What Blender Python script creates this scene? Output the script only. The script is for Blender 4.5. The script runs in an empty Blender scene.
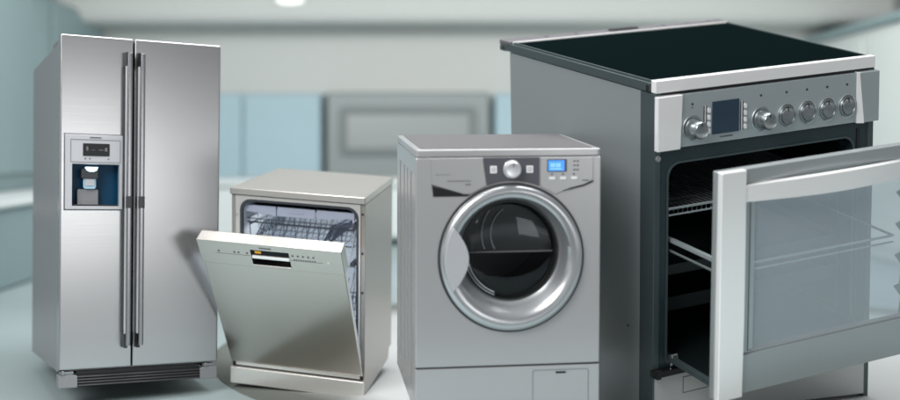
import bpy, bmesh, math, random
from mathutils import Vector, Matrix, Euler
random.seed(7)
scene = bpy.context.scene
COL = scene.collection
EYE = 1.035                                   # camera height above the floor

# ------------------------------------------------------------------ materials
def lin(c):
    f = lambda v: v/12.92 if v <= .04045 else ((v+.055)/1.055)**2.4
    return tuple(f(v/255.) for v in c)+(1.,)

def mat(name, rgb, rough=.4, metal=0., spec=.5, emis=None, es=0., brush=None, grain=0., coat=0., var=0., aniso=0.):
    """brush: (sx, sy, sz) noise scale of fine streaks; grain: bump of a fine powder coat; var: faint tone variation"""
    m = bpy.data.materials.new(name); m.use_nodes = True
    nt = m.node_tree; b = nt.nodes['Principled BSDF']
    b.inputs['Base Color'].default_value = lin(rgb)
    b.inputs['Roughness'].default_value = rough
    b.inputs['Metallic'].default_value = metal
    b.inputs['Specular IOR Level'].default_value = spec
    b.inputs['Coat Weight'].default_value = coat
    b.inputs['Anisotropic'].default_value = aniso
    if emis:
        b.inputs['Emission Color'].default_value = lin(emis); b.inputs['Emission Strength'].default_value = es
    tc = nt.nodes.new('ShaderNodeTexCoord')
    if brush:
        mp = nt.nodes.new('ShaderNodeMapping'); mp.inputs['Scale'].default_value = brush
        nt.links.new(tc.outputs['Object'], mp.inputs['Vector'])
        n = nt.nodes.new('ShaderNodeTexNoise'); n.inputs['Scale'].default_value = 1.; n.inputs['Detail'].default_value = 4
        nt.links.new(mp.outputs['Vector'], n.inputs['Vector'])
        r = nt.nodes.new('ShaderNodeMapRange'); r.inputs['From Min'].default_value = .3; r.inputs['From Max'].default_value = .7
        r.inputs['To Min'].default_value = rough*.96; r.inputs['To Max'].default_value = min(1, rough*1.04)
        nt.links.new(n.outputs['Fac'], r.inputs['Value']); nt.links.new(r.outputs['Result'], b.inputs['Roughness'])
    if grain:
        n = nt.nodes.new('ShaderNodeTexNoise'); n.inputs['Scale'].default_value = 900.; n.inputs['Detail'].default_value = 2
        nt.links.new(tc.outputs['Object'], n.inputs['Vector'])
        bp = nt.nodes.new('ShaderNodeBump'); bp.inputs['Strength'].default_value = grain; bp.inputs['Distance'].default_value = .0006
        nt.links.new(n.outputs['Fac'], bp.inputs['Height']); nt.links.new(bp.outputs['Normal'], b.inputs['Normal'])
    if var:
        n2 = nt.nodes.new('ShaderNodeTexNoise'); n2.inputs['Scale'].default_value = 2.2; n2.inputs['Detail'].default_value = 5
        nt.links.new(tc.outputs['Object'], n2.inputs['Vector'])
        hsv = nt.nodes.new('ShaderNodeHueSaturation'); hsv.inputs['Color'].default_value = lin(rgb)
        r2 = nt.nodes.new('ShaderNodeMapRange'); r2.inputs['To Min'].default_value = 1-var; r2.inputs['To Max'].default_value = 1+var
        nt.links.new(n2.outputs['Fac'], r2.inputs['Value']); nt.links.new(r2.outputs['Result'], hsv.inputs['Value'])
        nt.links.new(hsv.outputs['Color'], b.inputs['Base Color'])
    return m

def glass_mat(name, tint, refl, rough, fac=.40, gfac=.35):
    m = bpy.data.materials.new(name); m.use_nodes = True; nt = m.node_tree
    for n in list(nt.nodes): nt.nodes.remove(n)
    out = nt.nodes.new('ShaderNodeOutputMaterial')
    tr = nt.nodes.new('ShaderNodeBsdfTransparent'); tr.inputs['Color'].default_value = tint
    df = nt.nodes.new('ShaderNodeBsdfDiffuse'); df.inputs['Color'].default_value = refl
    gl = nt.nodes.new('ShaderNodeBsdfGlossy'); gl.inputs['Color'].default_value = (.9, .95, 1, 1); gl.inputs['Roughness'].default_value = rough
    m1 = nt.nodes.new('ShaderNodeMixShader'); m1.inputs[0].default_value = gfac
    nt.links.new(df.outputs[0], m1.inputs[1]); nt.links.new(gl.outputs[0], m1.inputs[2])
    mx = nt.nodes.new('ShaderNodeMixShader'); mx.inputs[0].default_value = fac
    nt.links.new(tr.outputs[0], mx.inputs[1]); nt.links.new(m1.outputs[0], mx.inputs[2])
    nt.links.new(mx.outputs[0], out.inputs[0])
    return m

M = dict(
 fsteel = mat('brushed_stainless_steel', (176,177,178), .25, 1., brush=(2,2,340)),
 fside  = mat('grey_coated_steel', (158,154,157), .34, .75, grain=.06),
 fbar   = mat('satin_handle_steel', (150,151,154), .25, 1.),
 dark   = mat('dark_grey_plastic', (52,54,57), .4),
 black  = mat('black_plastic', (14,15,17), .35),
 fgrey  = mat('grey_plastic_trim', (128,129,132), .4),
 fpanel = mat('silver_plastic', (186,188,192), .38, .35),
 navy   = mat('navy_blue_recess', (6,62,92), .4, spec=.2),
 cyan   = mat('pale_blue_paddle', (150,185,205), .25),
 lamp   = mat('lit_nozzle', (235,245,250), .3, emis=(215,240,255), es=1.3),
 screen = mat('black_screen', (20,24,28), .2, spec=.15),
 mark   = mat('grey_print', (105,105,106), .5),
 lmark  = mat('pale_print', (205,208,210), .5),
 dsteel = mat('warm_stainless_steel', (202,197,191), .25, 1., brush=(3,400,400)),
 dtop   = mat('warm_steel_worktop', (208,204,199), .34, .85, brush=(3,3,300)),
 dside  = mat('warm_grey_side_panel', (176,172,167), .34, .8, grain=.1),
 dframe = mat('pale_steel_frame', (222,220,216), .32, .7),
 tub    = mat('tub_steel', (226,233,240), .35, .1),
 gasket = mat('dark_rubber_gasket', (48,54,62), .5),
 tray   = mat('blue_grey_tray_plastic', (158,166,184), .4),
 wire   = mat('basket_wire', (64,72,86), .35, .3),
 wwire  = mat('pale_basket_wire', (205,212,220), .35, .3),
 yellow = mat('amber_indicator', (190,140,20), .4, emis=(200,140,20), es=.35),
 wbody  = mat('silver_grey_enamel', (176,177,179), .30, .45, grain=.12, coat=.25),
 wtop   = mat('grey_lid', (96,95,98), .5, .1, grain=.1),
 wdark  = mat('slate_control_plate', (82,82,90), .35, .2),
 wring  = mat('silver_door_ring', (184,187,190), .28, .75),
 wknob  = mat('pale_silver_knob', (208,210,213), .28, .5),
 white  = mat('white_button', (226,228,230), .35),
 lcd    = mat('blue_lit_display', (60,130,215), .3, emis=(70,145,235), es=.75),
 lcd2   = mat('pale_blue_digits', (170,215,250), .3, emis=(170,215,250), es=.8),
 wglass = glass_mat('clear_door_glass', (.80,.82,.84,1), (.02,.02,.02,1), .05, .025, .95),
 drum_grey   = mat('dark_drum_steel', (70,72,72), .28, .7),
 sside  = mat('blue_grey_side_panel', (142,149,151), .4, .35, grain=.15),
 scol   = mat('dark_green_grey_steel', (74,86,88), .38, .45),
 schrome= mat('bright_polished_steel', (250,250,250), .25, .35),
 spanel = mat('blue_grey_control_panel', (172,182,185), .3, .5, brush=(3,3,300)),
 shob   = mat('black_ceramic_glass', (8,17,18), .3, spec=.0),
 senam  = mat('black_green_enamel', (34,48,52), .25),
 scav   = mat('black_oven_enamel', (14,22,24), .35),
 sdisp  = mat('slate_blue_display', (42,62,78), .2),
 sknob  = mat('brushed_grey_knob', (150,156,158), .25, .8),
 sdrawer= mat('pale_grey_drawer', (182,185,185), .38, .4),
 sframe = mat('blue_grey_door_frame', (164,171,173), .26, .45),
 srack  = mat('chrome_rack', (200,208,210), .25, .8),
 sglass = glass_mat('hazed_oven_glass', (.92,.95,.97,1), (.62,.69,.73,1), .08, .36, .2),  # pale diffuse share stands in for reflection and haze on the pane
)

# ------------------------------------------------------------------ things and their frames
PAR = {}
PAR['fridge']=dict(rot=(-0.04028,-0.00216,0.51011),pos=(-1.4965,4.3850,-0.9498),s=0.8740,W=0.7215,D=1.0731,H=1.5481,sh=(0.05532,0.02597,-0.03585,-0.01734,-0.00330))
PAR['dish']=dict(rot=(0.08558,0.01292,-0.26812),pos=(-0.9019,4.7952,-1.0069),s=0.9349,W=0.6064,D=0.5834,H=0.8649,sh=(-0.08880,-0.00220,0.03366,-0.02709,-0.06186))
PAR['washer']=dict(rot=(0.05265,0.00201,0.12645),pos=(-0.1205,3.8332,-0.9200),s=1.0580,W=0.6018,D=0.6039,H=0.8420,sh=(0.00082,-0.00084,0.02772,0.00340,0.03028))
PAR['stove']=dict(rot=(0.20411,-0.04168,0.40838),pos=(0.7322,4.2485,-1.2324),s=1.7250,W=0.6168,D=0.5959,H=0.8423,sh=(-0.02409,-0.04457,0.05743,0.00082,0.11686))

class Frame:
    """the standing position of one appliance; its body is very slightly out of square"""
    def __init__(s, key):
        p = PAR[key]; s.p = p; rx, ry, rz = p['rot']
        s.R = Matrix.Rotation(rx, 3, 'X') @ Matrix.Rotation(ry, 3, 'Y') @ Matrix.Rotation(rz, 3, 'Z')
        s.T = Vector(p['pos']) + Vector((0, 0, EYE)); s.s = p['s']
        s.c = s.raw(p['W']/2, p['D']/2, 0)
    def raw(s, x, y, z):
        p = s.p; a, t, b, c, e = p['sh']; xx = x-p['W']/2
        return Vector((p['W']/2+xx*(1+t*(z/p['H']-.5)+e*(y/p['D']-.5))+a*y, y, z+b*y+c*xx))*s.s
    def __call__(s, v): return s.raw(*v)-s.c
    def world(s, x, y, z): return s.R @ s.raw(x, y, z) + s.T
    def floor_z(s, x, y):
        z = 0.
        for _ in range(8):
            h = s.world(x, y, z).z; z -= h/(s.R[2][2]*s.s)
        return z
    def empty(s, name):
        o = bpy.data.objects.new(name, None); COL.objects.link(o)
        o.empty_display_size = .2
        o.location = s.R @ s.c + s.T; o.rotation_euler = s.R.to_euler()
        return o

ctx = dict(f=lambda v: Vector(v))

def tag(o, label, cat=None, group=None, kind=None):
    if label: o['label'] = label
    if cat: o['category'] = cat
    if group: o['group'] = group
    if kind: o['kind'] = kind
    return o

def rrect(x0, x1, z0, z1, r, n=6):
    if not isinstance(r, (tuple, list)): r = (r,)*4
    pts = []
    for (cx, cz, a0, rr) in ((x1-r[0], z1-r[0], 0, r[0]), (x0+r[1], z1-r[1], 90, r[1]), (x0+r[2], z0+r[2], 180, r[2]), (x1-r[3], z0+r[3], 270, r[3])):
        for k in range(n+1):
            a = math.radians(a0+90*k/n); pts.append((cx+rr*math.cos(a), cz+rr*math.sin(a)))
    return pts

class MB:
    def __init__(s): s.bm = bmesh.new(); s.f = None
    def v(s, p):
        if s.f: p = s.f(p)
        return s.bm.verts.new(ctx['f'](Vector(p)))
    def face(s, vs):
        try: return s.bm.faces.new(vs)
        except ValueError: return None
    def box(s, x0, x1, y0, y1, z0, z1):
        c = [s.v((x, y, z)) for x in (x0, x1) for y in (y0, y1) for z in (z0, z1)]
        for q in ((0,1,3,2),(4,6,7,5),(0,4,5,1),(2,3,7,6),(0,2,6,4),(1,5,7,3)): s.face([c[i] for i in q])
        return s
    def prism(s, pts, y0, y1, axis=1):
        def P(a, b, t): return {0:(t,a,b),1:(a,t,b),2:(a,b,t)}[axis]
        A = [s.v(P(a, b, y0)) for a, b in pts]; B = [s.v(P(a, b, y1)) for a, b in pts]; n = len(pts)
        s.face(A); s.face(B[::-1])
        for i in range(n): s.face([A[i], B[i], B[(i+1)%n], A[(i+1)%n]])
        return s
    def ring(s, outer, inner, y0, y1, y0i=None):
        y0i = y0 if y0i is None else y0i
        n = len(outer)
        A=[s.v((a,y0,b)) for a,b in outer]; B=[s.v((a,y0i,b)) for a,b in inner]
        C=[s.v((a,y1,b)) for a,b in outer]; D=[s.v((a,y1,b)) for a,b in inner]
        for i in range(n):
            j=(i+1)%n
            s.face([A[i],A[j],B[j],B[i]]); s.face([C[i],D[i],D[j],C[j]]); s.face([A[i],C[i],C[j],A[j]]); s.face([B[i],B[j],D[j],D[i]])
        return s
    def cavity(s, pts, y0, y1):
        """open-fronted tub: side walls and a back, with a thickness outwards"""
        A=[s.v((a,y0,b)) for a,b in pts]; B=[s.v((a,y1,b)) for a,b in pts]; n=len(pts)
        for i in range(n): s.face([A[i],A[(i+1)%n],B[(i+1)%n],B[i]])
        s.face(B)
        return s
    def tube(s, pts, r, n=6, closed=False):
        P=[Vector(p) for p in pts]; rings=[]; m=len(P)
        for i,p in enumerate(P):
            a=P[(i-1)%m] if (i>0 or closed) else P[0]; b=P[(i+1)%m] if (i<m-1 or closed) else P[-1]
            t=(b-a).normalized(); u=t.cross(Vector((0.13,.31,1))).normalized(); w=t.cross(u)
            rings.append([s.v(p+r*(math.cos(2*math.pi*k/n)*u+math.sin(2*math.pi*k/n)*w)) for k in range(n)])
        for i in range(m if closed else m-1):
            q=rings[i]; q2=rings[(i+1)%m]
            for k in range(n): s.face([q[k],q[(k+1)%n],q2[(k+1)%n],q2[k]])
        if not closed: s.face(rings[0][::-1]); s.face(rings[-1])
        return s
    def lathe(s, prof, cx, cz, n=96, cap=True):
        """prof: (radius, y, dz) rings about the y axis"""
        rings=[]
        for r,y,dz in prof:
            rings.append([s.v((cx+r*math.cos(2*math.pi*k/n), y, cz+dz+r*math.sin(2*math.pi*k/n))) for k in range(n)])
        for a,b in zip(rings,rings[1:]):
            for k in range(n): s.face([a[k],a[(k+1)%n],b[(k+1)%n],b[k]])
        if cap: s.face(rings[-1])
        return s
    def split(s, name, m, parent=None, bevel=0., seg=2):
        """one object for every separate piece"""
        bm=s.bm; bm.verts.ensure_lookup_table(); seen=set(); out=[]
        for v0 in bm.verts:
            if v0 in seen: continue
            isl=[]; st_=[v0]; seen.add(v0)
            while st_:
                v=st_.pop(); isl.append(v)
                for e in v.link_edges:
                    w_=e.other_vert(v)
                    if w_ not in seen: seen.add(w_); st_.append(w_)
            mb=MB(); mp_={v:mb.bm.verts.new(v.co) for v in isl}
            for f in {f for v in isl for f in v.link_faces}: mb.bm.faces.new([mp_[v] for v in f.verts])
            out.append(mb.build(name,m,parent,bevel,seg))
        bm.free(); return out
    def build(s, name, m, parent=None, bevel=0., seg=2, smooth=True, label=None):
        bm=s.bm
        bmesh.ops.remove_doubles(bm, verts=bm.verts, dist=1e-6)
        bmesh.ops.recalc_face_normals(bm, faces=bm.faces)
        for f in bm.faces: f.smooth = smooth
        for e in bm.edges:
            if len(e.link_faces)==2 and e.calc_face_angle(0)>math.radians(32): e.smooth=False
        me=bpy.data.meshes.new(name); bm.to_mesh(me); bm.free(); me.materials.append(m if not isinstance(m,str) else M[m])
        o=bpy.data.objects.new(name,me); COL.objects.link(o)
        if parent: o.parent=parent
        if bevel:
            b=o.modifiers.new('edge','BEVEL'); b.width=bevel; b.segments=seg; b.limit_method='ANGLE'; b.angle_limit=math.radians(50); b.harden_normals=True
        if label: o['label']=label
        return o

# ================================================================== FRIDGE
F=Frame('fridge'); ctx['f']=F
W,D,H=.7215,1.0731,1.5481
fr=F.empty('refrigerator')
tag(fr,'tall two-door stainless steel refrigerator with water dispenser, leftmost of the four appliances','refrigerator')
m=MB(); m.box(.004,.7175,.075,1.07,.058,1.527); m.box(.004,.7175,.075,.30,1.5275,1.547)
m.build('cabinet','fside',fr,.004)
# doors
def door_hole(x0,x1,z0,z1,hx0,hx1,hz0,hz1,y0,y1):
    mb=MB(); mb.ring([(x1,z1),(x0,z1),(x0,z0),(x1,z0)],[(hx1,hz1),(hx0,hz1),(hx0,hz0),(hx1,hz0)],y0,y1); return mb
ld=door_hole(0,.3145,.072,1.553,.024,.269,.780,1.106,0,.068).build('door','fsteel',fr,.007,3,label='narrow left door with the water dispenser')
m=MB(); m.box(.3215,.7215,0,.068,.072,1.553)
rd=m.build('door','fsteel',fr,.007,3,label='wide right door')
m=MB(); m.box(.006,.716,.069,.0745,.075,1.545); m.build('door_seal','black',fr)
# dispenser
m=MB(); m.ring(rrect(.022,.271,.778,1.108,.004,3),rrect(.052,.257,.792,.978,.003,3),-.006,.030)
dp=m.build('dispenser','fpanel',ld,.0015)
m=MB(); m.cavity(rrect(.052,.257,.792,.978,.003,3),.030,.064)
m.build('recess','navy',ld)
m=MB(); m.ring(rrect(.044,.262,.985,1.088,.003,3),rrect(.0475,.2585,.9885,1.0845,.003,3),-.0072,-.0058); m.build('screen_frame','fgrey',ld)
m=MB(); m.prism(rrect(.098,.213,1.014,1.070,.003,3),-.0085,-.0058); m.build('screen','screen',ld)
m=MB()
m.box(.112,.120,-.0095,-.0083,1.038,1.056); m.box(.165,.186,-.0095,-.0083,1.040,1.043); m.box(.192,.203,-.0095,-.0083,1.036,1.052); m.box(.135,.15,-.0095,-.0083,1.04,1.042)
m.build('screen_digits','mark',ld)
m=MB()
for x in (.105,.125,.205): m.prism(rrect(x,x+.006,.999,1.005,.002,3),-.0075,-.0058)
for k in range(7): m.box(.128+k*.0072,.1335+k*.0072,-.0075,-.0058,1.0935,1.0985)
m.build('printed_marks','dark',ld)
m=MB(); m.box(.094,.168,.008,.062,.915,.958); m.build('nozzle_housing','dark',ld,.004)
m=MB(); m.lathe([(.0,-.002,0),(.024,.0,0),(.024,.02,.0)],.139,.958,24,False); m.f=None
m=MB()
for zz,r0,r1 in ((.955,.030,.030),(.944,.030,.018)):
    pass
pts=[(.110,.966),(.166,.966),(.160,.951),(.148,.945),(.128,.945),(.116,.951)]
m.prism(pts,.000,.03); m.build('water_nozzle','lamp',ld,.002)
m=MB(); m.prism(rrect(.104,.160,.868,.936,.012),.020,.034); m.build('paddle','cyan',ld,.003)
m=MB(); m.prism(rrect(.112,.152,.884,.912,.004),.016,.0198); m.box(.116,.148,.0145,.0158,.897,.900); m.build('paddle_pad','fpanel',ld,.001)
m=MB(); m.prism(rrect(.080,.172,.794,.868,.008),.034,.062); m.build('drip_back','fgrey',ld,.003)
m=MB(); m.box(.056,.252,.004,.029,.7925,.799); m.build('drip_tray','black',ld,.001)
# handles
for hx,lab in ((.2745,0),(.3305,1)):
    m=MB(); m.prism(rrect(hx+.006,hx+.028,-.068,-.046,.006,4),.172,1.478,axis=2)
    hb=m.build('handle','fbar',(ld,rd)[lab],.0015)
    m=MB(); m.prism(rrect(hx-.0005,hx+.014,-.052,-.0405,.004,4),.225,1.42,axis=2); m.build('handle_inner_bar','fpanel',(ld,rd)[lab],.001)
    m=MB()
    for z0,z1 in ((.160,.222),(1.422,1.486)):
        m.prism([(0-.040,z0+(.0 if z0<1 else 0)),(-.0005,z0),(-.0005,z1),(-.040,z1)],hx+.001,hx+.018,axis=0)
    m.split('handle_bracket','black' if lab else 'dark',(ld,rd)[lab],.002)
    m=MB(); m.prism(rrect(hx+.003,hx+.0295,-.0700,-.0385,.006,4),.783,.836,axis=2); m.build('handle_collar','dark',(ld,rd)[lab],.001)
# base
m=MB(); m.prism([(0,-.006),(.082,-.006),(.082,.046),(.060,.052),(0,.052)],.004,.07)
m.prism([(.640,-.006),(.7215,-.006),(.7215,.052),(.66,.052),(.640,.046)],.004,.07); m.split('corner_plinth','fgrey',fr,.003)
m=MB(); m.box(.083,.639,.030,.07,-.004,.060); gp=m.build('ventilation_grille','black',fr)
m=MB()
for z in (.000,.0125,.025,.0375): m.prism([(.008,z),(.012,z+.0065),(.029,z+.0075),(.029,z+.001)],.083,.639,axis=0)
m.build('grille_slats','dark',gp,.0005)
m=MB()
for x in (.006,.652):
    m.box(x,x+.060,.006,.03,.0535,.0665); m.box(x+.006,x+.018,-.002,.005,.052,.070)
m.split('door_hinge','fbar',fr,.002)
for x in (.20,.60):
    for y in (.72,1.0):
        z=F.floor_z(x,y); m=MB(); m.f=None
        n=16; A=[(x+.022*math.cos(2*math.pi*k/n),y+.022*math.sin(2*math.pi*k/n)) for k in range(n)]
        m.prism(A,z+.001,.0585,axis=2); m.build('foot','black',fr)
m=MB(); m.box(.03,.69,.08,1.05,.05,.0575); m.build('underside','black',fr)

# ================================================================== DISHWASHER
F=Frame('dish'); ctx['f']=F
W,D,H=.6064,.5834,.8649
dw=F.empty('dishwasher')
tag(dw,'small warm stainless dishwasher with its door ajar showing the empty baskets, beside the refrigerator','dishwasher')
m=MB(); m.prism(rrect(-.003,.6095,-.012,.596,.008,3),.8365,.866,axis=2); m.build('worktop','dtop',dw,.0035,3)
m=MB(); m.box(.004,.602,-.0055,.58,.8335,.8362); m.build('worktop_gap','black',dw)
# shell
zb=.012
m=MB()
m.prism([(.006,.0),(.006,.8333),(.58,.8333),(.58,.055),(.53,.055),(.515,.008),(.08,-.0)],.586,.6064,axis=0)
m.build('side_panel','dside',dw,.0015)
m=MB()
m.prism([(.006,.0),(.006,.8333),(.58,.8333),(.58,.055),(.53,.055),(.515,.008),(.08,-.0)],0,.02,axis=0)
m.build('side_panel','dside',dw,.0015)
m=MB(); m.box(.0205,.5855,.56,.578,.03,.833); m.build('back_panel','dside',dw)
m=MB(); m.box(.0205,.5855,.085,.555,.02,.07); m.build('base_tray','dark',dw)
inner=rrect(.040,.578,.088,.818,(.05,.05,.01,.01)); 
m=MB(); m.ring(rrect(.0205,.5860,.072,.8330,(.002,.002,.002,.002)),inner,.0,.024); m.build('front_frame','dframe',dw,.001)
g2=rrect(.051,.567,.098,.807,(.045,.045,.01,.01))
m=MB(); m.ring(inner,g2,.003,.020); m.build('gasket','gasket',dw)
m=MB(); m.cavity(g2,.02,.53); tb=m.build('tub','tub',dw)
m=MB()
for x,z in ((.026,.60),(.026,.745),(.594,.79),(.594,.62),(.594,.45)):
    m.lathe([(.0055,-.0028 if x<.5 else .0035,0),(.0055,.004,0)],x,z,12)
m.split('screw_cap','dark',dw)
# cutlery tray (top drawer)
m=MB()
for x0,x1 in ((.058,.197),(.203,.377),(.383,.552)):
    m.prism([(x0,.7605 if x0<.1 else .748),(x1,.748 if x1<.5 else .762),(x1,.788),(x0,.788)],.026,.034)
m.prism(rrect(.255,.325,.764,.774,.003,3),.0235,.0262)
m.prism(rrect(.262,.318,.767,.771,.001,3),.0225,.0238)
ct=m.build('cutlery_tray','tray',dw,.0015)
m=MB(); m.box(.058,.552,.036,.46,.776,.779); m.build('tray_floor','gasket',ct)
m=MB()
for k in range(26):
    x=.07+k*.0185; m.tube([(x-.02,.05,.783),(x+.02,.44,.783)],.0022,5)
m.build('tray_slats','wire',ct)
# upper basket
def basket(z0,z1,y0,y1,x0,x1,name,mm,tines=True,slant=.03):
    mb=MB(); r=.0018
    for z,dx in ((z1,0),(z0,.012)):
        mb.tube([(x0+dx,y0+dx,z),(x1-dx,y0+dx,z),(x1-dx,y1-dx,z),(x0+dx,y1-dx,z)],r*1.25,6,True)
    n=9
    for k in range(n+1):
        x=x0+.01+(x1-x0-.02)*k/n
        mb.tube([(x,y0,z1),(x,y0+.012,z0),(x,y1-.012,z0),(x,y1,z1)],r,5)
    for k in range(5):
        y=y0+.02+(y1-y0-.04)*k/4
        mb.tube([(x0,y,z1),(x0+.012,y,z0),(x1-.012,y,z0),(x1,y,z1)],r,5)
    if tines:
        for i,x in enumerate([x0+.05+.052*j for j in range(int((x1-x0-.08)/.052)+1)]):
            for k in range(5):
                y=y0+.04+(y1-y0-.07)*k/4
                mb.tube([(x,y,z0),(x+.022,y,z0+(z1-z0)*.86)],r*.95,4)
    return mb.build(name,mm,dw)
ub=basket(.635,.728,.032,.48,.062,.556,'upper_basket','wire')
m=MB(); m.tube([(.062,.032,.712),(.556,.032,.712)],.0035); m.tube([(.07,.04,.70),(.16,.30,.752),(.20,.45,.752)],.0045); m.tube([(.552,.04,.69),(.50,.20,.752)],.004)
m.prism(rrect(.545,.558,.715,.742,.003,3),.03,.11); m.prism(rrect(.540,.560,.56,.578,.003,3),.0,.09)
m.build('basket_rail','gasket',ub)
m=MB()
for x0,z0 in ((.085,.652),(.40,.655),(.43,.655)):
    for k in range(9):
        y=.06+.045*k; m.tube([(x0,y,z0-.02),(x0+.045,y,z0+.062),(x0+.07,y,z0+.068)],.0032,5)
m.split('cup_rest','wire',ub)
lb=basket(.30,.44,.034,.48,.062,.556,'lower_basket','wire')
# mesh side of the basket seen beside the door
m=MB()
for k in range(9): m.tube([(.540,.0+.012*k,.575+.011*k),(.556,.004+.012*k,.70+.006*k)],.0016,4)
for k in range(8): m.tube([(.534,.002,.585+.016*k),(.562,.10,.598+.016*k)],.0016,4)
m.build('basket_side','wwire',ub)
m=MB(); m.lathe([(.02,.2,0),(.02,.24,0)],.31,.60,16); m.box(.12,.50,.21,.235,.593,.604); m.build('spray_arm','tray',dw,.002)
# door (hinged at the foot)
piv=Vector((0,-.004,.086)); ang=math.radians(25.8); up=Vector((0,-math.sin(ang),math.cos(ang))); nr=Vector((0,-math.cos(ang),-math.sin(ang)))
def DF(p): return piv+Vector((p[0]-.026*p[2]/.676,0,0))+up*p[2]+nr*(-p[1])       # local: x, y inwards, z up the door
L=.676
m=MB(); m.f=DF; m.box(.002,.600,0,.012,.0,L-.121)
dr=m.build('door','dsteel',dw,.003,3,label='stainless door tipped a third of the way open')
m=MB(); m.f=DF; m.box(.008,.594,.0125,.052,.004,L-.125); m.build('inner_panel','tub',dr,.003)
m=MB(); m.f=DF
hx0,hx1,hz0,hz1=.222,.382,L-.106,L-.030
m.ring([(.603,L),(-.002,L),(-.002,L-.119),(.603,L-.119)],[(hx1,hz1),(hx0,hz1),(hx0,hz0),(hx1,hz0)],-.006,.058)
cp=m.build('control_panel','dsteel',dr,.0025)
m=MB(); m.f=DF; m.cavity([(hx0,hz0),(hx1,hz0),(hx1,hz1),(hx0,hz1)],-.003,.030); m.build('handle_recess','black',dr)
m=MB(); m.f=DF; m.box(hx0+.002,hx1-.002,.0,.006,L-.058,L-.031); m.build('display','screen',dr,.001)
m=MB(); m.f=DF; m.prism([(hx0+.001,L-.076),(hx1-.001,L-.076),(hx1-.001,L-.062),(hx0+.001,L-.062)],-.0045,.01); m.build('handle_lip','schrome',dr,.002)
m=MB(); m.f=DF; m.box(hx0+.016,hx0+.042,-.0012,.0003,L-.050,L-.038); m.build('indicator','yellow',dr)
m=MB(); m.f=DF
for k in range(6): m.box(.262+.0085*k,.2685+.0085*k,-.0072,-.0058,L-.0215,L-.0145)
for x in (.085,.152,.170,.206): m.prism(rrect(x-.0045,x+.0045,L-.054,L-.045,.004,3),-.0072,-.0058)
m.box(.07,.218,-.0068,-.0058,L-.0615,L-.0600)
for k,x in enumerate((.398,.420,.441,.463,.484)): m.prism(rrect(x-.0045,x+.0045,L-.046,L-.038,.003,3),-.0072,-.0058)
for k in range(10): m.box(.40+.0095*k,.405+.0095*k,-.0070,-.0058,L-.064-.003*(k%2),L-.058)
m.box(.386,.520,-.0068,-.0058,L-.0665,L-.0653)
m.build('printed_marks','mark',dr)
m=MB(); m.f=DF; m.prism(rrect(.538,.552,L-.068,L-.056,.006,4),-.0085,-.0058); m.build('start_button','lmark',dr,.001)
# hinges, plinth
m=MB()
for x in (.034,.573):
    m.tube([(x,.01,.11),(x,-.06,.30)],.004); 
m.split('hinge_arm','wwire',dw)
m=MB(); m.box(.006,.60,.002,.03,.0665,.088); m.build('kick_gap','black',dw)
m=MB(); m.box(.000,.6064,-.016,.0045,-.008,.0655); m.build('plinth','dframe',dw,.003)
for x in (.05,.55):
    for y in (.10,.48):
        z=F.floor_z(x,y); m=MB(); m.prism([(x+.016*math.cos(2*math.pi*k/14),y+.016*math.sin(2*math.pi*k/14)) for k in range(14)],z+.001,.021,axis=2); m.build('foot','black',dw)

# ================================================================== WASHING MACHINE
F=Frame('washer'); ctx['f']=F
W,D,H=.6018,.6039,.8420
wm=F.empty('washing_machine')
tag(wm,'silver grey front-loading washing machine with round dark door and small blue display','washing machine')
# left side with pressed grooves, right side, back
slots=[(.110,.150,.070,.757),(.225,.255,.070,.750),(.325,.360,.065,.745),(.460,.500,.062,.745)]
m=MB(); ys=[.016]+[v for a in slots for v in a[:2]]+[.600]
m.box(0,.018,.016,.600,.7605,.8160); m.box(0,.018,.016,.600,.004,.060)
for i in range(0,len(ys),2): m.box(0,.018,ys[i],ys[i+1],.0605,.7600)
m.build('side_panel','wbody',wm,.0012)
m=MB(); m.box(.0185,.022,.02,.598,.02,.81); m.build('groove_shade','dark',wm)  # dark backing puts the shade of the grooves into the colour
m=MB(); m.box(.585,.6018,.016,.600,.004,.8160); m.box(.0225,.5845,.585,.600,.004,.816); m.build('cabinet_shell','wbody',wm,.0012)
m=MB(); m.box(.03,.58,.03,.57,.004,.02); m.build('base_pan','dark',wm)
# top lid
m=MB(); m.prism(rrect(.000,.6018,.0,.6039,.014,5),.8165,.8405,axis=2); tp=m.build('top_lid','wbody',wm,.0045,3)
m=MB(); m.prism(rrect(.020,.582,.022,.592,.02,5),.8400,.8425,axis=2); m.build('lid_inlay','wtop',tp,.0012)
m=MB(); m.tube([(.006,.001,.8385),(.596,.001,.8385)],.0028,8); m.build('bright_edge','schrome',tp)
# front
cx,cz=.3085,.498; RO=.232
def circ(cx,cz,r,n,a0=0): return [(cx+r*math.cos(a0+2*math.pi*k/n),cz+r*math.sin(a0+2*math.pi*k/n)) for k in range(n)]
# lower front panel with a round opening: square-ish outline sampled by angle
def squarish(x0,x1,z0,z1,cx,cz,n,r=.0):
    out=[]
    for k in range(n):
        a=2*math.pi*k/n; c,s_=math.cos(a),math.sin(a)
        t=min([((x1-cx)/c if c>1e-9 else (x0-cx)/c if c<-1e-9 else 9),((z1-cz)/s_ if s_>1e-9 else (z0-cz)/s_ if s_<-1e-9 else 9)])
        out.append((cx+t*c,cz+t*s_))
    return out
n=144
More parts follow.
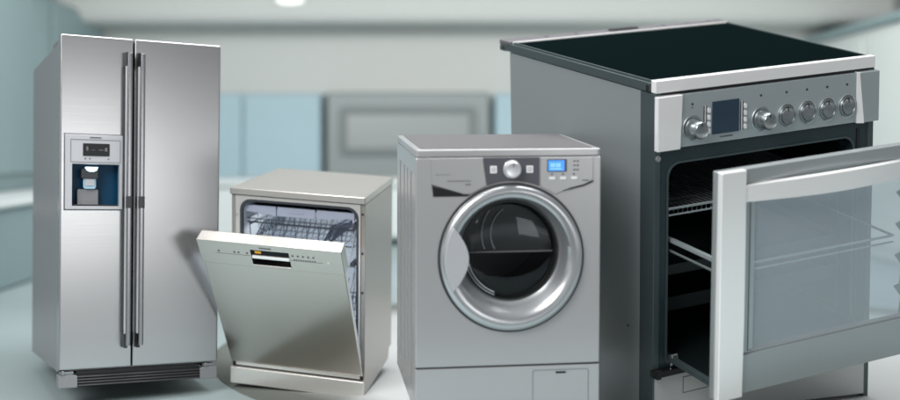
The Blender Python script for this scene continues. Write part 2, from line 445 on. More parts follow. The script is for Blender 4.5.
# include the four corners by snapping nearest samples
def snap(pts,corners):
    pts=list(pts)
    for c in corners:
        i=min(range(len(pts)),key=lambda j:(pts[j][0]-c[0])**2+(pts[j][1]-c[1])**2); pts[i]=c
    return pts
z0,z1=.1530,.8160
outer=snap(squarish(0.0,.6018,z0,z1,cx,cz,n),[(0,z0),(.6018,z0),(0,z1),(.6018,z1)])
m=MB(); m.ring(outer,circ(cx,cz,.2335,n),-.004,.0155); m.build('front_panel','wbody',wm,.006,3)
m=MB(); m.box(0,.6018,-.003,.0155,.004,.1490); tk=m.build('toe_panel','wbody',wm,.004,3)
m=MB(); m.box(.002,.599,.001,.015,.1492,.1528); m.build('panel_seam','black',wm)
m=MB(); m.ring(rrect(.380,.566,-.03+.034,.136,.008),rrect(.3825,.5635,.0062,.1335,.007),-.0042,-.0025); ht=m.build('filter_flap','fgrey',tk)
m=MB(); m.prism(rrect(.456,.490,.1235,.1290,.002,3),-.0056,-.0028); m.build('flap_catch','black',tk)
# control fascia, slightly proud, cut by the door circle: dark plate arc
def below(x): return cz+math.sqrt(max(0,.2425**2-(x-cx)**2))
arc=[(x,below(x)) for x in [.398-(.398-.229)*k/16 for k in range(17)]]
m=MB(); m.prism([(.216,.8145),(.398,.8145)]+arc,-.0075,-.0038); m.build('control_plate','wdark',wm,.001)
arcl=[(x,below(x)) for x in [.2255-(.2255-.178)*k/8 for k in range(9)]]
m=MB(); m.prism([(.048,.8145),(.2125,.8145)]+arcl+[(.150,.703),(.052,.732)],-.0095,-.0038); df=m.build('detergent_drawer','wbody',wm,.002)
m=MB(); m.prism([(.052,.728),(.150,.7005),(.176,.6995),(.165,.694),(.056,.694)],-.0060,-.0036); m.build('drawer_grip','black',wm)
arcr=[(x,below(x)) for x in [.448-(.448-.402)*k/8 for k in range(9)]]
m=MB(); m.prism([(.402,.8145),(.574,.8145),(.574,.743),(.545,.728),(.50,.717)]+arcr,-.0085,-.0038); rp=m.build('display_panel','wbody',wm,.002)
m=MB(); m.tube([(.455,.0-.006,.7045),(.50,-.006,.714),(.545,-.006,.7245),(.576,-.006,.7375)],.0026,6); m.tube([(.050,-.006,.7315),(.10,-.006,.7165),(.150,-.006,.702)],.0016,6); m.split('swoosh_line','dark',wm)
m=MB(); m.lathe([(.029,-.0080,0),(.029,-.012,0),(.0265,-.014,0),(.0255,-.032,0),(.022,-.0355,0),(.017,-.0345,0),(.0,-.0340,0)],.309,.778,40,False); kb=m.build('programme_knob','wknob',wm)
m=MB(); m.box(.3080,.3100,-.0375,-.034,.788,.799); m.build('knob_mark','mark',kb)
m=MB()
for x in (.249,.3665): m.prism(rrect(x-.011,x+.011,.766,.789,.002,3),-.0100,-.0074)
pb=m.split('push_button','white',wm,.001)
m=MB()
for x in (.249,.3665): m.ring(rrect(x-.005,x+.005,.772,.783,.001,2),rrect(x-.0035,x+.0035,.7735,.7815,.001,2),-.0106,-.0098)
m.split('button_symbol','mark',pb[0])
m=MB(); m.prism(rrect(.423,.487,.768,.808,.002,3),-.0098,-.0084); ds=m.build('display_bezel','wdark',wm)
m=MB(); m.prism(rrect(.4265,.479,.7715,.8045,.002,3),-.0112,-.0096); lc=m.build('display','lcd',wm)
m=MB()
for x,z in ((.434,.784),(.442,.784),(.452,.784),(.460,.784)): m.ring([(x+.0055,z+.011),(x,z+.011),(x,z),(x+.0055,z)],[(x+.0043,z+.0098),(x+.0012,z+.0098),(x+.0012,z+.0012),(x+.0043,z+.0012)],-.0118,-.0110)
m.box(.433,.470,-.0118,-.011,.777,.7785); m.build('display_digits','lcd2',lc)
m=MB()
for x in (.439,.475,.511): m.prism(rrect(x-.010,x+.010,.744,.753,.002,3),-.0125,-.0084)
m.split('push_button','white',wm,.001)
m=MB()
for x in (.439,.475,.511): m.box(x-.004,x+.003,-.0092,-.0084,.759,.7625)
for z in (.800,.787,.773): m.box(.508,.518,-.0092,-.0084,z,z+.003); m.box(.521,.526,-.0092,-.0084,z-.001,z+.004)
m.box(.538,.560,-.0092,-.0084,.739,.742)
m.build('printed_marks','dark',rp)
m=MB()
for k in range(14): m.box(.100+.0055*k,.104+.0055*k,-.0102,-.0094,.7405,.7445)
for k in range(4): m.box(.158+.0045*k,.1615+.0045*k,-.0102,-.0094,.729,.734)
for k in range(9): m.box(.063+.0055*k,.067+.0055*k,-.0100,-.0094,.762,.764)
m.build('printed_marks','mark',df)
# door
m=MB(); m.lathe([(.2372,-.0042,0),(.2372,-.0075,0),(.2322,-.0075,0),(.2322,.01,0)],cx,cz,144,False); m.build('door_surround','dark',wm)
oz=.018
m=MB(); m.lathe([(.2310,.004,0),(.2310,-.012,0),(.2285,-.020,0),(.222,-.0255,0),(.212,-.028,0),(.200,-.0265,.001),(.190,-.022,.003),(.180,-.008,.008),(.170,.010,.013),(.1625,.022,.016),(.1585,.026,oz)],cx,cz,144,False)
wd=m.build('door','wring',wm,label='round silver ring of the door')
m=MB(); m.lathe([(.1585,.0262,oz),(.1575,.020,oz),(.1545,.020,oz),(.1525,.034,oz),(.150,.045,oz)],cx,cz,144,False); m.build('inner_rim','drum_grey',wd)
m=MB(); m.lathe([(.1535,.034,oz),(.150,.026,oz),(.135,.018,oz-.002),(.105,.011,oz-.004),(.07,.007,oz-.005),(.035,.005,oz-.006),(.0,.0045,oz-.006)],cx,cz,144,False); gl=m.build('door_glass','wglass',wd)
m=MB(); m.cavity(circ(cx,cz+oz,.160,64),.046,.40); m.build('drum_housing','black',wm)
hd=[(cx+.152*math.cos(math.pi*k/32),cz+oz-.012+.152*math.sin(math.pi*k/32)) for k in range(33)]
m=MB(); m.prism(hd,.090,.100); dm=m.build('drum_grey','drum_grey',wm,.002)  # grey half disc paints the reflected sheen in the upper glass
for r_,a0,a1,w_ in ((.128,58,142,.0035),(.098,50,165,.0030),(.150,12,60,.005)):
    ox,oz_=((.045,.045) if r_<.149 else (0,-.012)); n_=24
    pts=[(cx+ox+r_*math.cos(math.radians(a0+(a1-a0)*i/n_+(75 if r_<.149 else 0))),.085,cz+oz+oz_+r_*math.sin(math.radians(a0+(a1-a0)*i/n_+(75 if r_<.149 else 0)))) for i in range(n_+1)]
    pts=[p for p in pts if p[2]>cz+oz-.008 and (p[0]-cx)**2+(p[2]-cz-oz+.012)**2<.149**2]
    if len(pts)>2: m=MB(); m.tube(pts,w_,6); m.build('drum_glint','fgrey',dm)  # pale arcs modelled in place of curved highlights behind the glass
m=MB(); m.box(cx-.152,cx+.152,.076,.088,cz+oz-.016,cz+oz-.011); m.build('sheen_edge','mark',dm)  # bar drawing the lower edge of the painted sheen
m=MB()
def arcpts(r,a0,a1,y,k=18,ox=0,ozz=0): return [(cx+ox+r*math.cos(math.radians(a0+(a1-a0)*i/k)),y,cz+oz+ozz+r*math.sin(math.radians(a0+(a1-a0)*i/k))) for i in range(k+1)]
m.tube(arcpts(.140,196,248,.013),.0026,6); m.tube(arcpts(.1485,200,250,.019),.0020,6)
m.build('glass_glint','wring',wd)  # short silver arcs standing in for glints on the glass
# grip on the left of the ring
def lens(n=14):
    out=[]
    for k in range(n+1):
        a=math.radians(150+60*k/n); out.append((cx+.2225*math.cos(a)*.985,cz+.001+.205*math.sin(a)))
    for k in range(1,n):
        t=k/n; z=out[n][1]+(out[0][1]-out[n][1])*t; out.append((cx-.188+.048*math.sin(math.pi*t),z))
    return out
m=MB(); m.prism(lens(),-.033,-.010); m.build('door_grip','fpanel',wd,.004,3)
for x in (.06,.54):
    for y in (.07,.53):
        z=F.floor_z(x,y); m=MB(); m.prism([(x+.020*math.cos(2*math.pi*k/16),y+.020*math.sin(2*math.pi*k/16)) for k in range(16)],z+.001,.006,axis=2); m.build('foot','black',wm)

# ================================================================== COOKER
F=Frame('stove'); ctx['f']=F
W,D,H=.6168,.5959,.8423
st=F.empty('cooker')
tag(st,'large blue-grey cooker with black glass hob and its glass oven door pulled out','cooker')
fz=F.floor_z
def col(mb,x0,x1,y0,y1,z1):
    """box whose foot meets the floor"""
    c=[]
    for x in (x0,x1):
        for y in (y0,y1):
            for t in (0,1): c.append(mb.v((x,y,z1 if t else fz(x,y)+.0012)))
    for q in ((0,1,3,2),(4,6,7,5),(0,4,5,1),(2,3,7,6),(0,2,6,4),(1,5,7,3)): mb.face([c[i] for i in q])
m=MB(); col(m,.0,.016,.050,.562,.8205); m.build('side_panel','sside',st,.002)
m=MB(); col(m,.601,.6168,.050,.562,.8205); m.build('side_panel','sside',st,.002)
m=MB(); col(m,.0165,.6005,.545,.560,.8205); m.build('back_panel','sside',st)
m=MB(); col(m,-.0005,.016,.0025,.0492,.8205); m.build('front_post','scol',st,.003)
m=MB(); col(m,.600,.6168,.0025,.0492,.8205); m.build('front_post','scol',st,.003)
m=MB(); m.lathe([(.0035,0,0),(.0,0,0)],0,0,6,False)
m=MB(); m.prism([(.088+.003*math.cos(a*math.pi/4),.30+.003*math.sin(a*math.pi/4)) for a in range(8)],-.0008,.002,axis=0); m.build('side_screw','dark',st)
# hob
m=MB()
m.box(.0,.6168,.0,.016,.8215,.8475); hb=m.build('hob_front_rail','schrome',st,.0035,3)
m=MB(); m.box(-.003,.6195,.0165,.598,.8225,.8415); hf=m.build('hob_frame','scol',st,.0025)
m=MB(); m.box(-.003,.6215,.555,.604,.835,.8465); m.prism(rrect(-.003,.006,.8205,.834,.002,2),.580,.604); m.build('rear_rail','wtop',hf,.002)
m=MB(); m.box(.010,.608,.024,.548,.8418,.8436); hg=m.build('hob_glass','shob',st)
m=MB(); m.box(.004,.0088,.020,.550,.8418,.8455); m.box(.6092,.614,.020,.550,.8418,.8455); m.split('hob_side_trim','scol',hf,.0008)
m=MB(); m.box(.004,.614,.5505,.5545,.8418,.8468); m.split('hob_trim','schrome',hf,.0008)
m=MB(); m.prism(rrect(.282,.364,.570,.592,.009,5),.8466,.8488,axis=2); m.build('vent','black',hf)
m=MB()
for x in (.11,.19,.44,.51,.575): m.prism(rrect(x-.004,x+.004,.578,.586,.0035,3),.8466,.8478,axis=2)
m.split('rear_screw','scol',hf)
m=MB()
def hobring(x,y,r):
    pts=[(x+r*math.cos(2*math.pi*k/64),y+r*math.sin(2*math.pi*k/64),.8439) for k in range(64)]; m.tube(pts,.0004,4,True)
m.box(.30,.325,.032,.036,.8437,.8440); m.box(.46,.475,.032,.036,.8437,.8440)
m.build('cooking_zone_marks','scav',hg)
m=MB(); m.prism(rrect(-.0035,-.0005,.822,.836,.001,2),.018,.028); m.build('rail_clip','black',hf)
m=MB(); m.box(.001,.6155,.004,.014,.8155,.8212); m.build('shadow_gap','black',st)
# control panel
m=MB(); m.box(.062,.558,-.002,.048,.7050,.8150); cpn=m.build('control_panel','spanel',st,.002)
m=MB(); m.prism([(.000,.8155),(.0645,.8155),(.0600,.7030),(.000,.7030)],-.008,.048); m.build('corner_trim','schrome',st,.0035,3)
m=MB()
# right corner: a bright sliver that widens downwards and a folded grey face
A=[m.v((.558,-.003,.8165)),m.v((.5585,-.004,.7030)),m.v((.5760,-.010,.7030)),m.v((.5605,-.010,.8165))]
A2=[m.v((.558,.048,.8165)),m.v((.5585,.048,.7030)),m.v((.5760,.048,.7030)),m.v((.5605,.048,.8165))]
m.face(A); m.face(A2[::-1])
for i in range(4): m.face([A[i],A2[i],A2[(i+1)%4],A[(i+1)%4]])
m.build('corner_trim','schrome',st,.0008)
m=MB(); m.prism([(.5612,.8165),(.6215,.8165),(.6215,.7040),(.5768,.7040)],-.0098,.048); m.build('corner_cover','spanel',st,.004,3)
m=MB(); m.prism([(.147,.792),(.2185,.792),(.2185,.7235),(.147,.7235)],-.0045,-.0015); m.build('display','sdisp',cpn,.0008)
m=MB()
for x in (.1275,.1375,.2265,.2360):
    if x in (.1275,.2265): m.box(x-.001,x+.001,-.0034,-.0015,.7245,.785)
for x in (.1375,.2360):
    for k in range(4): m.prism(rrect(x-.0034,x+.0034,.7265+.0145*k,.7365+.0145*k,.0025,3),-.0052,-.0015)
m.split('touch_button','white',cpn)
m=MB(); m.box(.1240,.1262,-.0030,-.0015,.7245,.785); m.box(.1305,.1318,-.0030,-.0015,.7245,.785); m.box(.2235,.2255,-.0030,-.0015,.7245,.785); m.box(.2295,.2308,-.0030,-.0015,.7245,.785); m.split('button_divider','dark',cpn)
def knob(x,z,big):
    mb=MB()
    if big:
        mb.lathe([(.0265,-.0020,0),(.0265,-.0040,0),(.0250,-.0046,0),(.0243,-.0025,0)],x,z,40,False); a=mb.build('knob_ring','srack',st)
        mb=MB(); mb.lathe([(.0215,-.002,0),(.0215,-.007,0),(.0190,-.008,0),(.0182,-.032,0),(.0165,-.0345,0),(.014,-.0335,0),(.0,-.0325,0)],x,z,40,False)
    else:
        mb.lathe([(.0262,-.0020,0),(.0262,-.0045,0),(.0245,-.0050,0),(.0240,-.0030,0)],x,z,40,False); a=mb.build('knob_ring','srack',st)
        mb=MB(); mb.lathe([(.0235,-.002,0),(.0235,-.0070,0),(.0205,-.0085,0),(.0175,-.0068,0),(.0165,-.0090,0),(.010,-.0100,0),(.0,-.0098,0)],x,z,40,False)
    k=mb.build('knob','sknob',st); a.parent=k
    mb=MB(); mb.box(x-.0009,x+.0009,-.0350 if big else -.0104,-.033 if big else -.0068,z+.009,z+.0165 if big else z+.020); mb.build('knob_mark','dark',k)
    return k
for x,z,b in ((.0935,.7435,1),(.2800,.7425,1),(.3520,.7425,0),(.4110,.7435,0),(.4700,.7435,0),(.5290,.7445,0)): knob(x,z,b)
m=MB()
for x in (.0935,.280,.352,.411,.470,.529): m.prism(rrect(x-.0025,x+.0025,.790,.7945,.001,2),-.0030,-.0015)
m.box(.0905,.0965,-.0030,-.0015,.7845,.7855)
for k in range(8): m.box(.168+.0045*k,.1712+.0045*k,-.0028,-.0015,.7150,.7175)
m.build('printed_marks','dark',cpn)
# oven mouth
m=MB(); m.ring(rrect(.0165,.5995,.226,.7025,.001,8),rrect(.036,.556,.243,.672,(.030,.030,.010,.010),8),.004,.048); fm=m.build('oven_mouth_frame','senam',st,.001)
m=MB(); m.ring(rrect(.0325,.5595,.2395,.6755,(.032,.032,.012,.012),8),rrect(.0365,.5555,.2435,.6715,(.030,.030,.010,.010),8),.0015,.0039); m.build('mouth_seal','scol',fm)
m=MB(); m.cavity(rrect(.036,.556,.243,.672,(.030,.030,.010,.010),8),.0485,.50); ov=m.build('oven_cavity','scav',st)
m=MB(); m.box(.566,.573,.0022,.0038,.30,.69); m.build('frame_slot','black',fm)
m=MB(); m.prism(circ(.008,.687,.006,14),-.0008,.004); m.build('post_screw','fgrey',st)
# lower drawer
m=MB(); m.box(.001,.6155,.006,.040,.2185,.2255); m.build('drawer_gap','black',st)
zz=lambda x:fz(x,.0)+.012
m=MB(); m.prism([(.0035,.2165),(.598,.2165),(.598,zz(.598)),(.0035,zz(.0035))],-.003,.040); dwr=m.build('storage_drawer','sdrawer',st,.003)
m=MB(); m.ring([(.520,.205),(.075,.205),(.075,.168),(.520,.168)],[(.5185,.2035),(.0765,.2035),(.0765,.1695),(.5185,.1695)],-.0042,-.0028); m.build('drawer_groove','mark',dwr)
m=MB(); m.box(-.006,.085,-.014,.004,.2195,.2330); m.box(-.006,.006,-.020,-.0145,.2195,.2405); m.build('runner_bracket','black',st,.0015)
m=MB(); m.tube([(.046,-.002,.236),(.046,-.002,.258),(.058,-.002,.258),(.062,-.002,.240)],.0034,6); m.build('runner_catch','srack',st)
# oven door on its trolley
E0=-.190
m=MB(); od=None
m.ring([(.6170,.7060),(.0000,.7060),(.0000,.2480),(.6170,.2480)],[(.5700,.6700),(.0880,.6700),(.0880,.3350),(.5700,.3350)],E0+.004,E0+.017)
od=m.build('oven_door','sframe',st,.003,label='glass fronted oven door pulled forward on its runners')
m=MB(); m.box(.0860,.5720,E0+.009,E0+.013,.333,.672); m.build('door_glass','sglass',od)
m=MB(); m.box(.0900,.1010,E0+.0045,E0+.0095,.336,.669); m.build('glass_border','spanel',od)
m=MB(); m.prism([(.0,.7075),(.0640,.7065),(.0640,.680),(.0655,.560),(.0660,.400),(.0640,.247),(.0,.247)],E0-.010,E0+.0035); m.build('side_trim','schrome',od,.004,3)
m=MB(); m.prism([(.553,.7075),(.6170,.7075),(.6170,.247),(.553,.247)],E0-.010,E0+.0035); m.build('side_trim','schrome',od,.004,3)
# bowed handle rail between the trims
def bow(t): return .026*math.sin(math.pi*t)
m=MB(); N=20; rows=[]
for i in range(N+1):
    t=i/N; x=.0645+(.5525-.0645)*t; y=E0-.008-bow(t)
    zt=.6760+.006*math.sin(math.pi*t); zl=.6430
    rows.append([m.v((x,y,zt)),m.v((x,y,zl)),m.v((x,y+.014,zl)),m.v((x,y+.014,zt))])
for a,b in zip(rows,rows[1:]):
    for k in range(4): m.face([a[k],b[k],b[(k+1)%4],a[(k+1)%4]])
m.face(rows[0]); m.face(rows[-1][::-1])
m.build('handle','schrome',od,.002)
m=MB(); m.box(.0655,.5515,E0-.004,E0+.0035,.6780,.7065); m.build('handle_backing','sframe',od,.0015)
m=MB(); m.box(.0665,.5500,E0-.0015,E0+.0035,.2500,.3300); m.build('kick_strip','sframe',od,.0015)
# trolley: runners, shelf carriers with teeth, rack and trays
m=MB(); m.box(.542,.554,E0+.018,.30,.2440,.2560); m.build('door_runner','scol',st,.001)
m=MB(); m.box(.040,.052,E0+.018,.30,.2440,.2560); tr=m.build('door_runner','scol',st,.001)
for x in (.564,):
    mb=MB(); pts=[(-.155,.28),(-.140,.28)]
    zs=[.30,.37,.44,.51,.58]
    prof=[(-.158,.27)]
    for z in zs: prof+=[(-.122,z),(-.138,z+.012),(-.143,z+.055)]
    prof+=[(-.140,.665),(-.158,.665)]
    mb.prism(prof,x,x+.008,axis=0); mb.build('shelf_carrier','scol',tr)
def rack(z,y0,y1,x0,x1,nm,mm,bars,rr=.0022):
    mb=MB(); mb.tube([(x0,y0,z),(x1,y0,z),(x1,y1,z),(x0,y1,z)],rr*1.4,6,True)
    mb.tube([(x0,y0,z-.014),(x1,y0,z-.014)],rr,6); mb.tube([(x0,y1,z-.010),(x1,y1,z-.010)],rr,6)
    for k in range(bars):
        x=x0+(x1-x0)*(k+.5)/bars; mb.tube([(x,y0,z-.014),(x,y0,z),(x,y1,z),(x,y1,z-.010)],rr*.8,5)
    return mb.build(nm,mm,tr)
rack(.5650,.035,.40,.045,.548,'oven_rack','srack',40)
rack(.4860,-.125,.30,.046,.556,'oven_rack','srack',0)
def pan(z,y0,y1,nm,mm,h=.02):
    mb=MB(); mb.ring([(.552,y1),(.044,y1),(.044,y0),(.552,y0)],[(.543,y1-.008),(.053,y1-.008),(.053,y0+.008),(.543,y0+.008)],0,0.001)
    mb.bm.clear()
    mb.box(.044,.552,y0,y1,z,z+.0015); mb.box(.044,.552,y0,y0+.003,z+.0018,z+h); mb.box(.044,.047,y0+.0032,y1,z+.0018,z+h); mb.box(.549,.552,y0+.0032,y1,z+.0018,z+h)
    return mb.build(nm,mm,tr)
m=MB(); m.box(.0525,.5415,E0+.031,.40,.2460,.2480); m.build('trolley_floor','scav',tr)
pan(.4200,.035,.38,'baking_tray','scav',.022)
pan(.3400,.035,.38,'baking_tray','scav',.03)
m=MB(); m.box(.046,.055,-.155,.20,.5035,.512); m.build('shelf_support','spanel',tr,.001)

# ================================================================== SETTING
ctx['f']=lambda v: Vector(v)
BG=dict(
 floor=mat('pale_tile_floor',(166,182,184),.5,var=.05),
 wall=mat('pale_plaster',(206,209,206),.8,var=.02),
 ceil=mat('ceiling_paint',(226,229,227),.8,var=.02),
 soffit=mat('soffit_paint',(196,199,196),.8),
 teal=mat('pale_teal_lacquer',(142,162,165),.5,var=.03),
 blue=mat('pale_blue_lacquer',(156,180,189),.5,var=.03),
 whitec=mat('white_lacquer',(214,220,220),.5,var=.02),
 green=mat('pale_green_panel',(218,224,221),.5,var=.02),
 ov1=mat('dull_grey_steel',(126,134,134),.45,.2), ov2=mat('grey_glass_front',(140,146,145),.3,.1), ov3=mat('dark_grey_bezel',(104,112,112),.5),
 rug=mat('light_grey_rug',(196,200,200),.95), olive=mat('olive_grey_fabric',(122,126,118),.8),
)
def PX(u,Y): return (u-450.)/1150.*Y
def PZ(v,Y): return EYE+(140.-v)/1150.*Y
def simple(name,m_,boxes,label=None,cat=None,kind=None,bevel=.0,parent=None,seg=3):
    mb=MB()
    for b in boxes: mb.box(*b)
    o=mb.build(name,m_,parent,bevel,seg); tag(o,label,cat,None,kind); return o
Y=12.
# floor, with a wide soft tile pattern
fl=simple('floor',BG['floor'],[(-7,7,2.7,12.2,-.05,0)],kind='structure')
simple('wall',BG['wall'],[(-7,7,12.0,12.2,0.001,2.95)],kind='structure')
simple('ceiling',BG['ceil'],[(-7,7,8.6,12.0,2.75,2.85)],kind='structure')
simple('soffit',BG['soffit'],[(-3.9,4.4,11.2,11.99,2.175,2.749)],kind='structure',bevel=.12)
# left run of teal cupboards
lt=bpy.data.objects.new('tall_cupboard',None); COL.objects.link(lt); lt.location=(-4.2,10.0,0)
tag(lt,'blurred pale teal cupboard run along the left edge behind the refrigerator','cupboard')
def rel(o): return lambda v: Vector(v)-o.location
ctx['f']=rel(lt)
simple('cupboard_body',BG['teal'],[(-4.5,-3.62,7.2,11.98,.001,2.32)],bevel=.03,parent=lt)
for k in range(3): simple('door',BG['teal'],[(-3.615,-3.585,7.3+1.55*k,8.78+1.55*k,.75,2.25)],bevel=.03,parent=lt)
ctx['f']=lambda v: Vector(v)
sb=bpy.data.objects.new('low_counter',None); COL.objects.link(sb); sb.location=(-3.3,9.4,0)
tag(sb,'blurred low pale counter against the teal cupboards, left of the refrigerator','counter')
ctx['f']=rel(sb)
simple('counter_top',BG['whitec'],[(-3.57,-3.02,7.0,11.4,.56,.62)],bevel=.03,parent=sb)
simple('counter_front',BG['teal'],[(-3.56,-3.06,7.05,11.35,.001,.559)],bevel=.03,parent=sb)
ctx['f']=lambda v: Vector(v)
# blue wall cupboards on the back wall
def cupboard(u0,u1,v0,v1,doors,label):
    o=bpy.data.objects.new('wall_cupboard',None); COL.objects.link(o)
    x0,x1,z0_,z1_=PX(u0,11.6),PX(u1,11.6),PZ(v1,11.6),PZ(v0,11.6)
    o.location=((x0+x1)/2,11.8,z0_); ctx['f']=rel(o)
    simple('carcass',BG['blue'],[(x0,x1,11.62,11.99,z0_,z1_)],bevel=.02,parent=o)
    for a,b in doors: simple('door',BG['blue'],[(PX(a,11.6)+.012,PX(b,11.6)-.012,11.58,11.615,z0_+.01,z1_-.01)],bevel=.015,parent=o)
    ctx['f']=lambda v: Vector(v)
    tag(o,label,'cupboard',None)
cupboard(196,322,93,179,((196,243),(243,322)),'blurred pale blue wall cupboard between the refrigerator and the grey built-in oven')
cupboard(494,600,93,179,((494,545),(545,600)),'blurred pale blue wall cupboard just left of the cooker, right of the built-in oven')
# built-in oven
bo=bpy.data.objects.new('built_in_oven',None); COL.objects.link(bo); Yo=11.5
x0,x1,z0_,z1_=PX(326,Yo),PX(490,Yo),PZ(182,Yo),PZ(92,Yo)
bo.location=((x0+x1)/2,11.7,z0_); tag(bo,'blurred grey framed built-in oven on the back wall above the dishwasher','oven')
ctx['f']=rel(bo)
simple('oven_housing',BG['ov1'],[(x0,x1,11.5,11.98,z0_,z1_)],bevel=.03,parent=bo)
mb=MB(); mb.ring(rrect(PX(340,Yo),PX(476,Yo),PZ(155,Yo),PZ(107,Yo),.05,4),rrect(PX(347,Yo),PX(469,Yo),PZ(148,Yo),PZ(114,Yo),.03,4),11.46,11.499); mb.build('oven_frame',BG['ov3'],bo)
mb=MB(); mb.prism(rrect(PX(347,Yo),PX(469,Yo),PZ(148,Yo),PZ(114,Yo),.03,4),11.475,11.4985); mb.build('oven_window',BG['ov2'],bo)
ctx['f']=lambda v: Vector(v)
# white base units
bu=bpy.data.objects.new('base_unit',None); COL.objects.link(bu); bu.location=(0,11.6,0)
tag(bu,'blurred long white base unit under the blue wall cupboards behind the appliances','base unit'); ctx['f']=rel(bu)
simple('worktop',BG['whitec'],[(-3.0,3.6,11.25,11.99,.58,.655)],bevel=.02,parent=bu)
simple('unit_body',BG['whitec'],[(-3.0,3.6,11.32,11.98,.06,.579)],bevel=.01,parent=bu)
for k in range(6): simple('door',BG['whitec'],[(-2.97+1.1*k,-1.92+1.1*k,11.29,11.318,.08,.56)],bevel=.01,parent=bu)
simple('worktop_upstand',BG['whitec'],[(-3.0,PX(322,11.9),11.9,11.985,.656,.72),],bevel=.01,parent=bu)
ctx['f']=lambda v: Vector(v)
# right: pale cupboard wall running towards the viewer
rc=bpy.data.objects.new('tall_cupboard',None); COL.objects.link(rc); rc.location=(4.2,10,0)
tag(rc,'blurred pale green cupboard run at the right edge behind the cooker','cupboard'); ctx['f']=rel(rc)
simple('cupboard_body',BG['green'],[(3.72,4.6,7.0,11.98,.001,2.02)],bevel=.03,parent=rc)
simple('cornice',BG['teal'],[(3.66,4.62,6.98,11.97,2.021,2.10)],bevel=.03,parent=rc)
for k in range(3): simple('door',BG['green'],[(3.69,3.715,7.1+1.6*k,8.62+1.6*k,.12,1.95)],bevel=.02,parent=rc)
ctx['f']=lambda v: Vector(v)
# round grey rug with a dark rim, behind and between refrigerator and dishwasher
mb=MB(); cxr,cyr,ra,rb=1.05,5.7,2.2,2.0; N=96
P=lambda s_,z:[(cxr+ra*s_*math.cos(2*math.pi*k/N),cyr+rb*s_*math.sin(2*math.pi*k/N),z) for k in range(N)]
rgs=[[mb.v(p) for p in P(s_,z)] for s_,z in ((1.0,.0015),(.997,.004),(.97,.005),(.0001,.005))]
for a,b in zip(rgs,rgs[1:]):
    for k in range(N): mb.face([a[k],a[(k+1)%N],b[(k+1)%N],b[k]])
rug=mb.build('rug',BG['rug']); tag(rug,'round light grey rug with a dark olive rim, spread on the floor under the appliances','rug')
rm=BG['rug']; nt=rm.node_tree; tc=nt.nodes.new('ShaderNodeTexCoord'); mp=nt.nodes.new('ShaderNodeMapping')
mp.inputs['Location'].default_value=(-cxr/ra,-cyr/rb,0); mp.inputs['Scale'].default_value=(1/ra,1/rb,0)
ln=nt.nodes.new('ShaderNodeVectorMath'); ln.operation='LENGTH'; rp_=nt.nodes.new('ShaderNodeValToRGB')
e=rp_.color_ramp.elements; e[0].position=.80; e[0].color=lin((196,200,200)); e[1].position=.92; e[1].color=lin((122,126,120))
e=rp_.color_ramp.elements.new(.99); e.color=lin((112,118,114))
nt.links.new(tc.outputs['Object'],mp.inputs['Vector']); nt.links.new(mp.outputs[0],ln.inputs[0]); nt.links.new(ln.outputs['Value'],rp_.inputs[0]); nt.links.new(rp_.outputs[0],nt.nodes['Principled BSDF'].inputs['Base Color'])
# ceiling lamp
cl=bpy.data.objects.new('soffit_lamp',None); COL.objects.link(cl); cl.location=(-1.55,11.15,2.4)
tag(cl,'small oval lit lamp on the soffit at the top edge, right of the refrigerator','lamp'); ctx['f']=rel(cl)
lm=mat('lit_diffuser',(245,245,240),.5,emis=(255,252,245),es=.75)
mb=MB(); mb.prism([(-1.55+.13*math.cos(2*math.pi*k/24),2.39+.035*math.sin(2*math.pi*k/24)) for k in range(24)],11.13,11.15); mb.build('diffuser',lm,cl)
mb=MB(); mb.prism([(-1.55+.15*math.cos(2*math.pi*k/24),2.39+.05*math.sin(2*math.pi*k/24)) for k in range(24)],11.151,11.199); mb.build('lamp_ring',BG['whitec'],cl)
ctx['f']=lambda v: Vector(v)

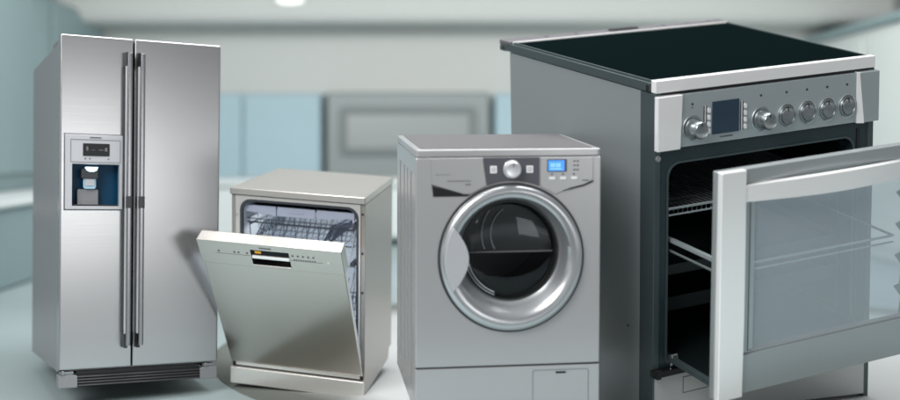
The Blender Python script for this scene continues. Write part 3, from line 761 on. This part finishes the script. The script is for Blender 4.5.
# ================================================================== LIGHT
w=bpy.data.worlds.new('World'); scene.world=w; w.use_nodes=True; nt=w.node_tree
bgn=nt.nodes['Background']; tc=nt.nodes.new('ShaderNodeTexCoord'); sx=nt.nodes.new('ShaderNodeSeparateXYZ')
nt.links.new(tc.outputs['Generated'],sx.inputs[0])
mr=nt.nodes.new('ShaderNodeMapRange'); mr.inputs['From Min'].default_value=-1; mr.inputs['From Max'].default_value=1
nt.links.new(sx.outputs['Z'],mr.inputs['Value'])
cr=nt.nodes.new('ShaderNodeValToRGB'); nt.links.new(mr.outputs[0],cr.inputs[0])
def stop(zv,g,el=cr.color_ramp.elements):
    p=(zv+1)/2; e=el.new(p); e.color=(g*.985,g,g*1.01,1)
el=cr.color_ramp.elements; el[0].position=0; el[0].color=(.12,.12,.12,1); el[1].position=1; el[1].color=(.8,.8,.8,1)
for zv,g in ((-.30,.14),(-.10,.26),(-.02,1.25),(.045,1.25),(.12,.22),(.30,.12),(.6,.3)): stop(zv,g)
nt.links.new(cr.outputs[0],bgn.inputs['Color']); bgn.inputs['Strength'].default_value=.75

def area(name,loc,target,size,power,color=(1,1,1),sy=None):
    l=bpy.data.lights.new(name,'AREA'); l.energy=power; l.size=size; l.color=color
    if sy: l.shape='RECTANGLE'; l.size_y=sy
    o=bpy.data.objects.new(name,l); COL.objects.link(o); o.location=loc
    o.rotation_euler=(Vector(target)-Vector(loc)).to_track_quat('-Z','Y').to_euler(); return o
area('key_softbox',(-2.4,.2,3.6),(0,4.6,.5),2.6,250,(1,.99,.975))
area('fill_softbox',(3.6,.4,1.15),(-.8,4.6,.9),2.4,4,(.98,.99,1),.55)
area('background_fill',(0,7.6,2.45),(0,12,1.75),8,118,(1,.99,.985),.7)  # added out-of-frame area light that brightens the kitchen behind
area('overhead_softbox',(.3,4.6,4.2),(.3,5.2,0),4.0,240,(1,1,1),2.2)

area('front_softbox',(2.9,-.9,1.2),(1.0,4.2,.8),1.5,22)
F=Frame('dish'); p=F.world(.31,.16,.740)
o=area('tub_fill_light',p,F.world(.31,.30,.3),.42,1.0,(.93,.97,1),.16)  # added light inside the tub to brighten the baskets, not a fitted lamp
# ================================================================== CAMERA
cam=bpy.data.cameras.new('camera'); co=bpy.data.objects.new('camera',cam); COL.objects.link(co); scene.camera=co
co.location=(0,0,EYE); co.rotation_euler=(math.radians(90),0,0)
cam.sensor_width=36; cam.lens=36*1150/900.; cam.shift_y=-(200-140)/900.; cam.clip_end=200; cam.clip_start=.05
cam.dof.use_dof=True; cam.dof.focus_distance=4.3; cam.dof.aperture_fstop=cam.lens/60.
scene.render.resolution_x=1024; scene.render.resolution_y=455
scene.render.engine='CYCLES'
scene.view_settings.view_transform='Standard'; scene.view_settings.look='None'; scene.view_settings.exposure=0; scene.view_settings.gamma=1
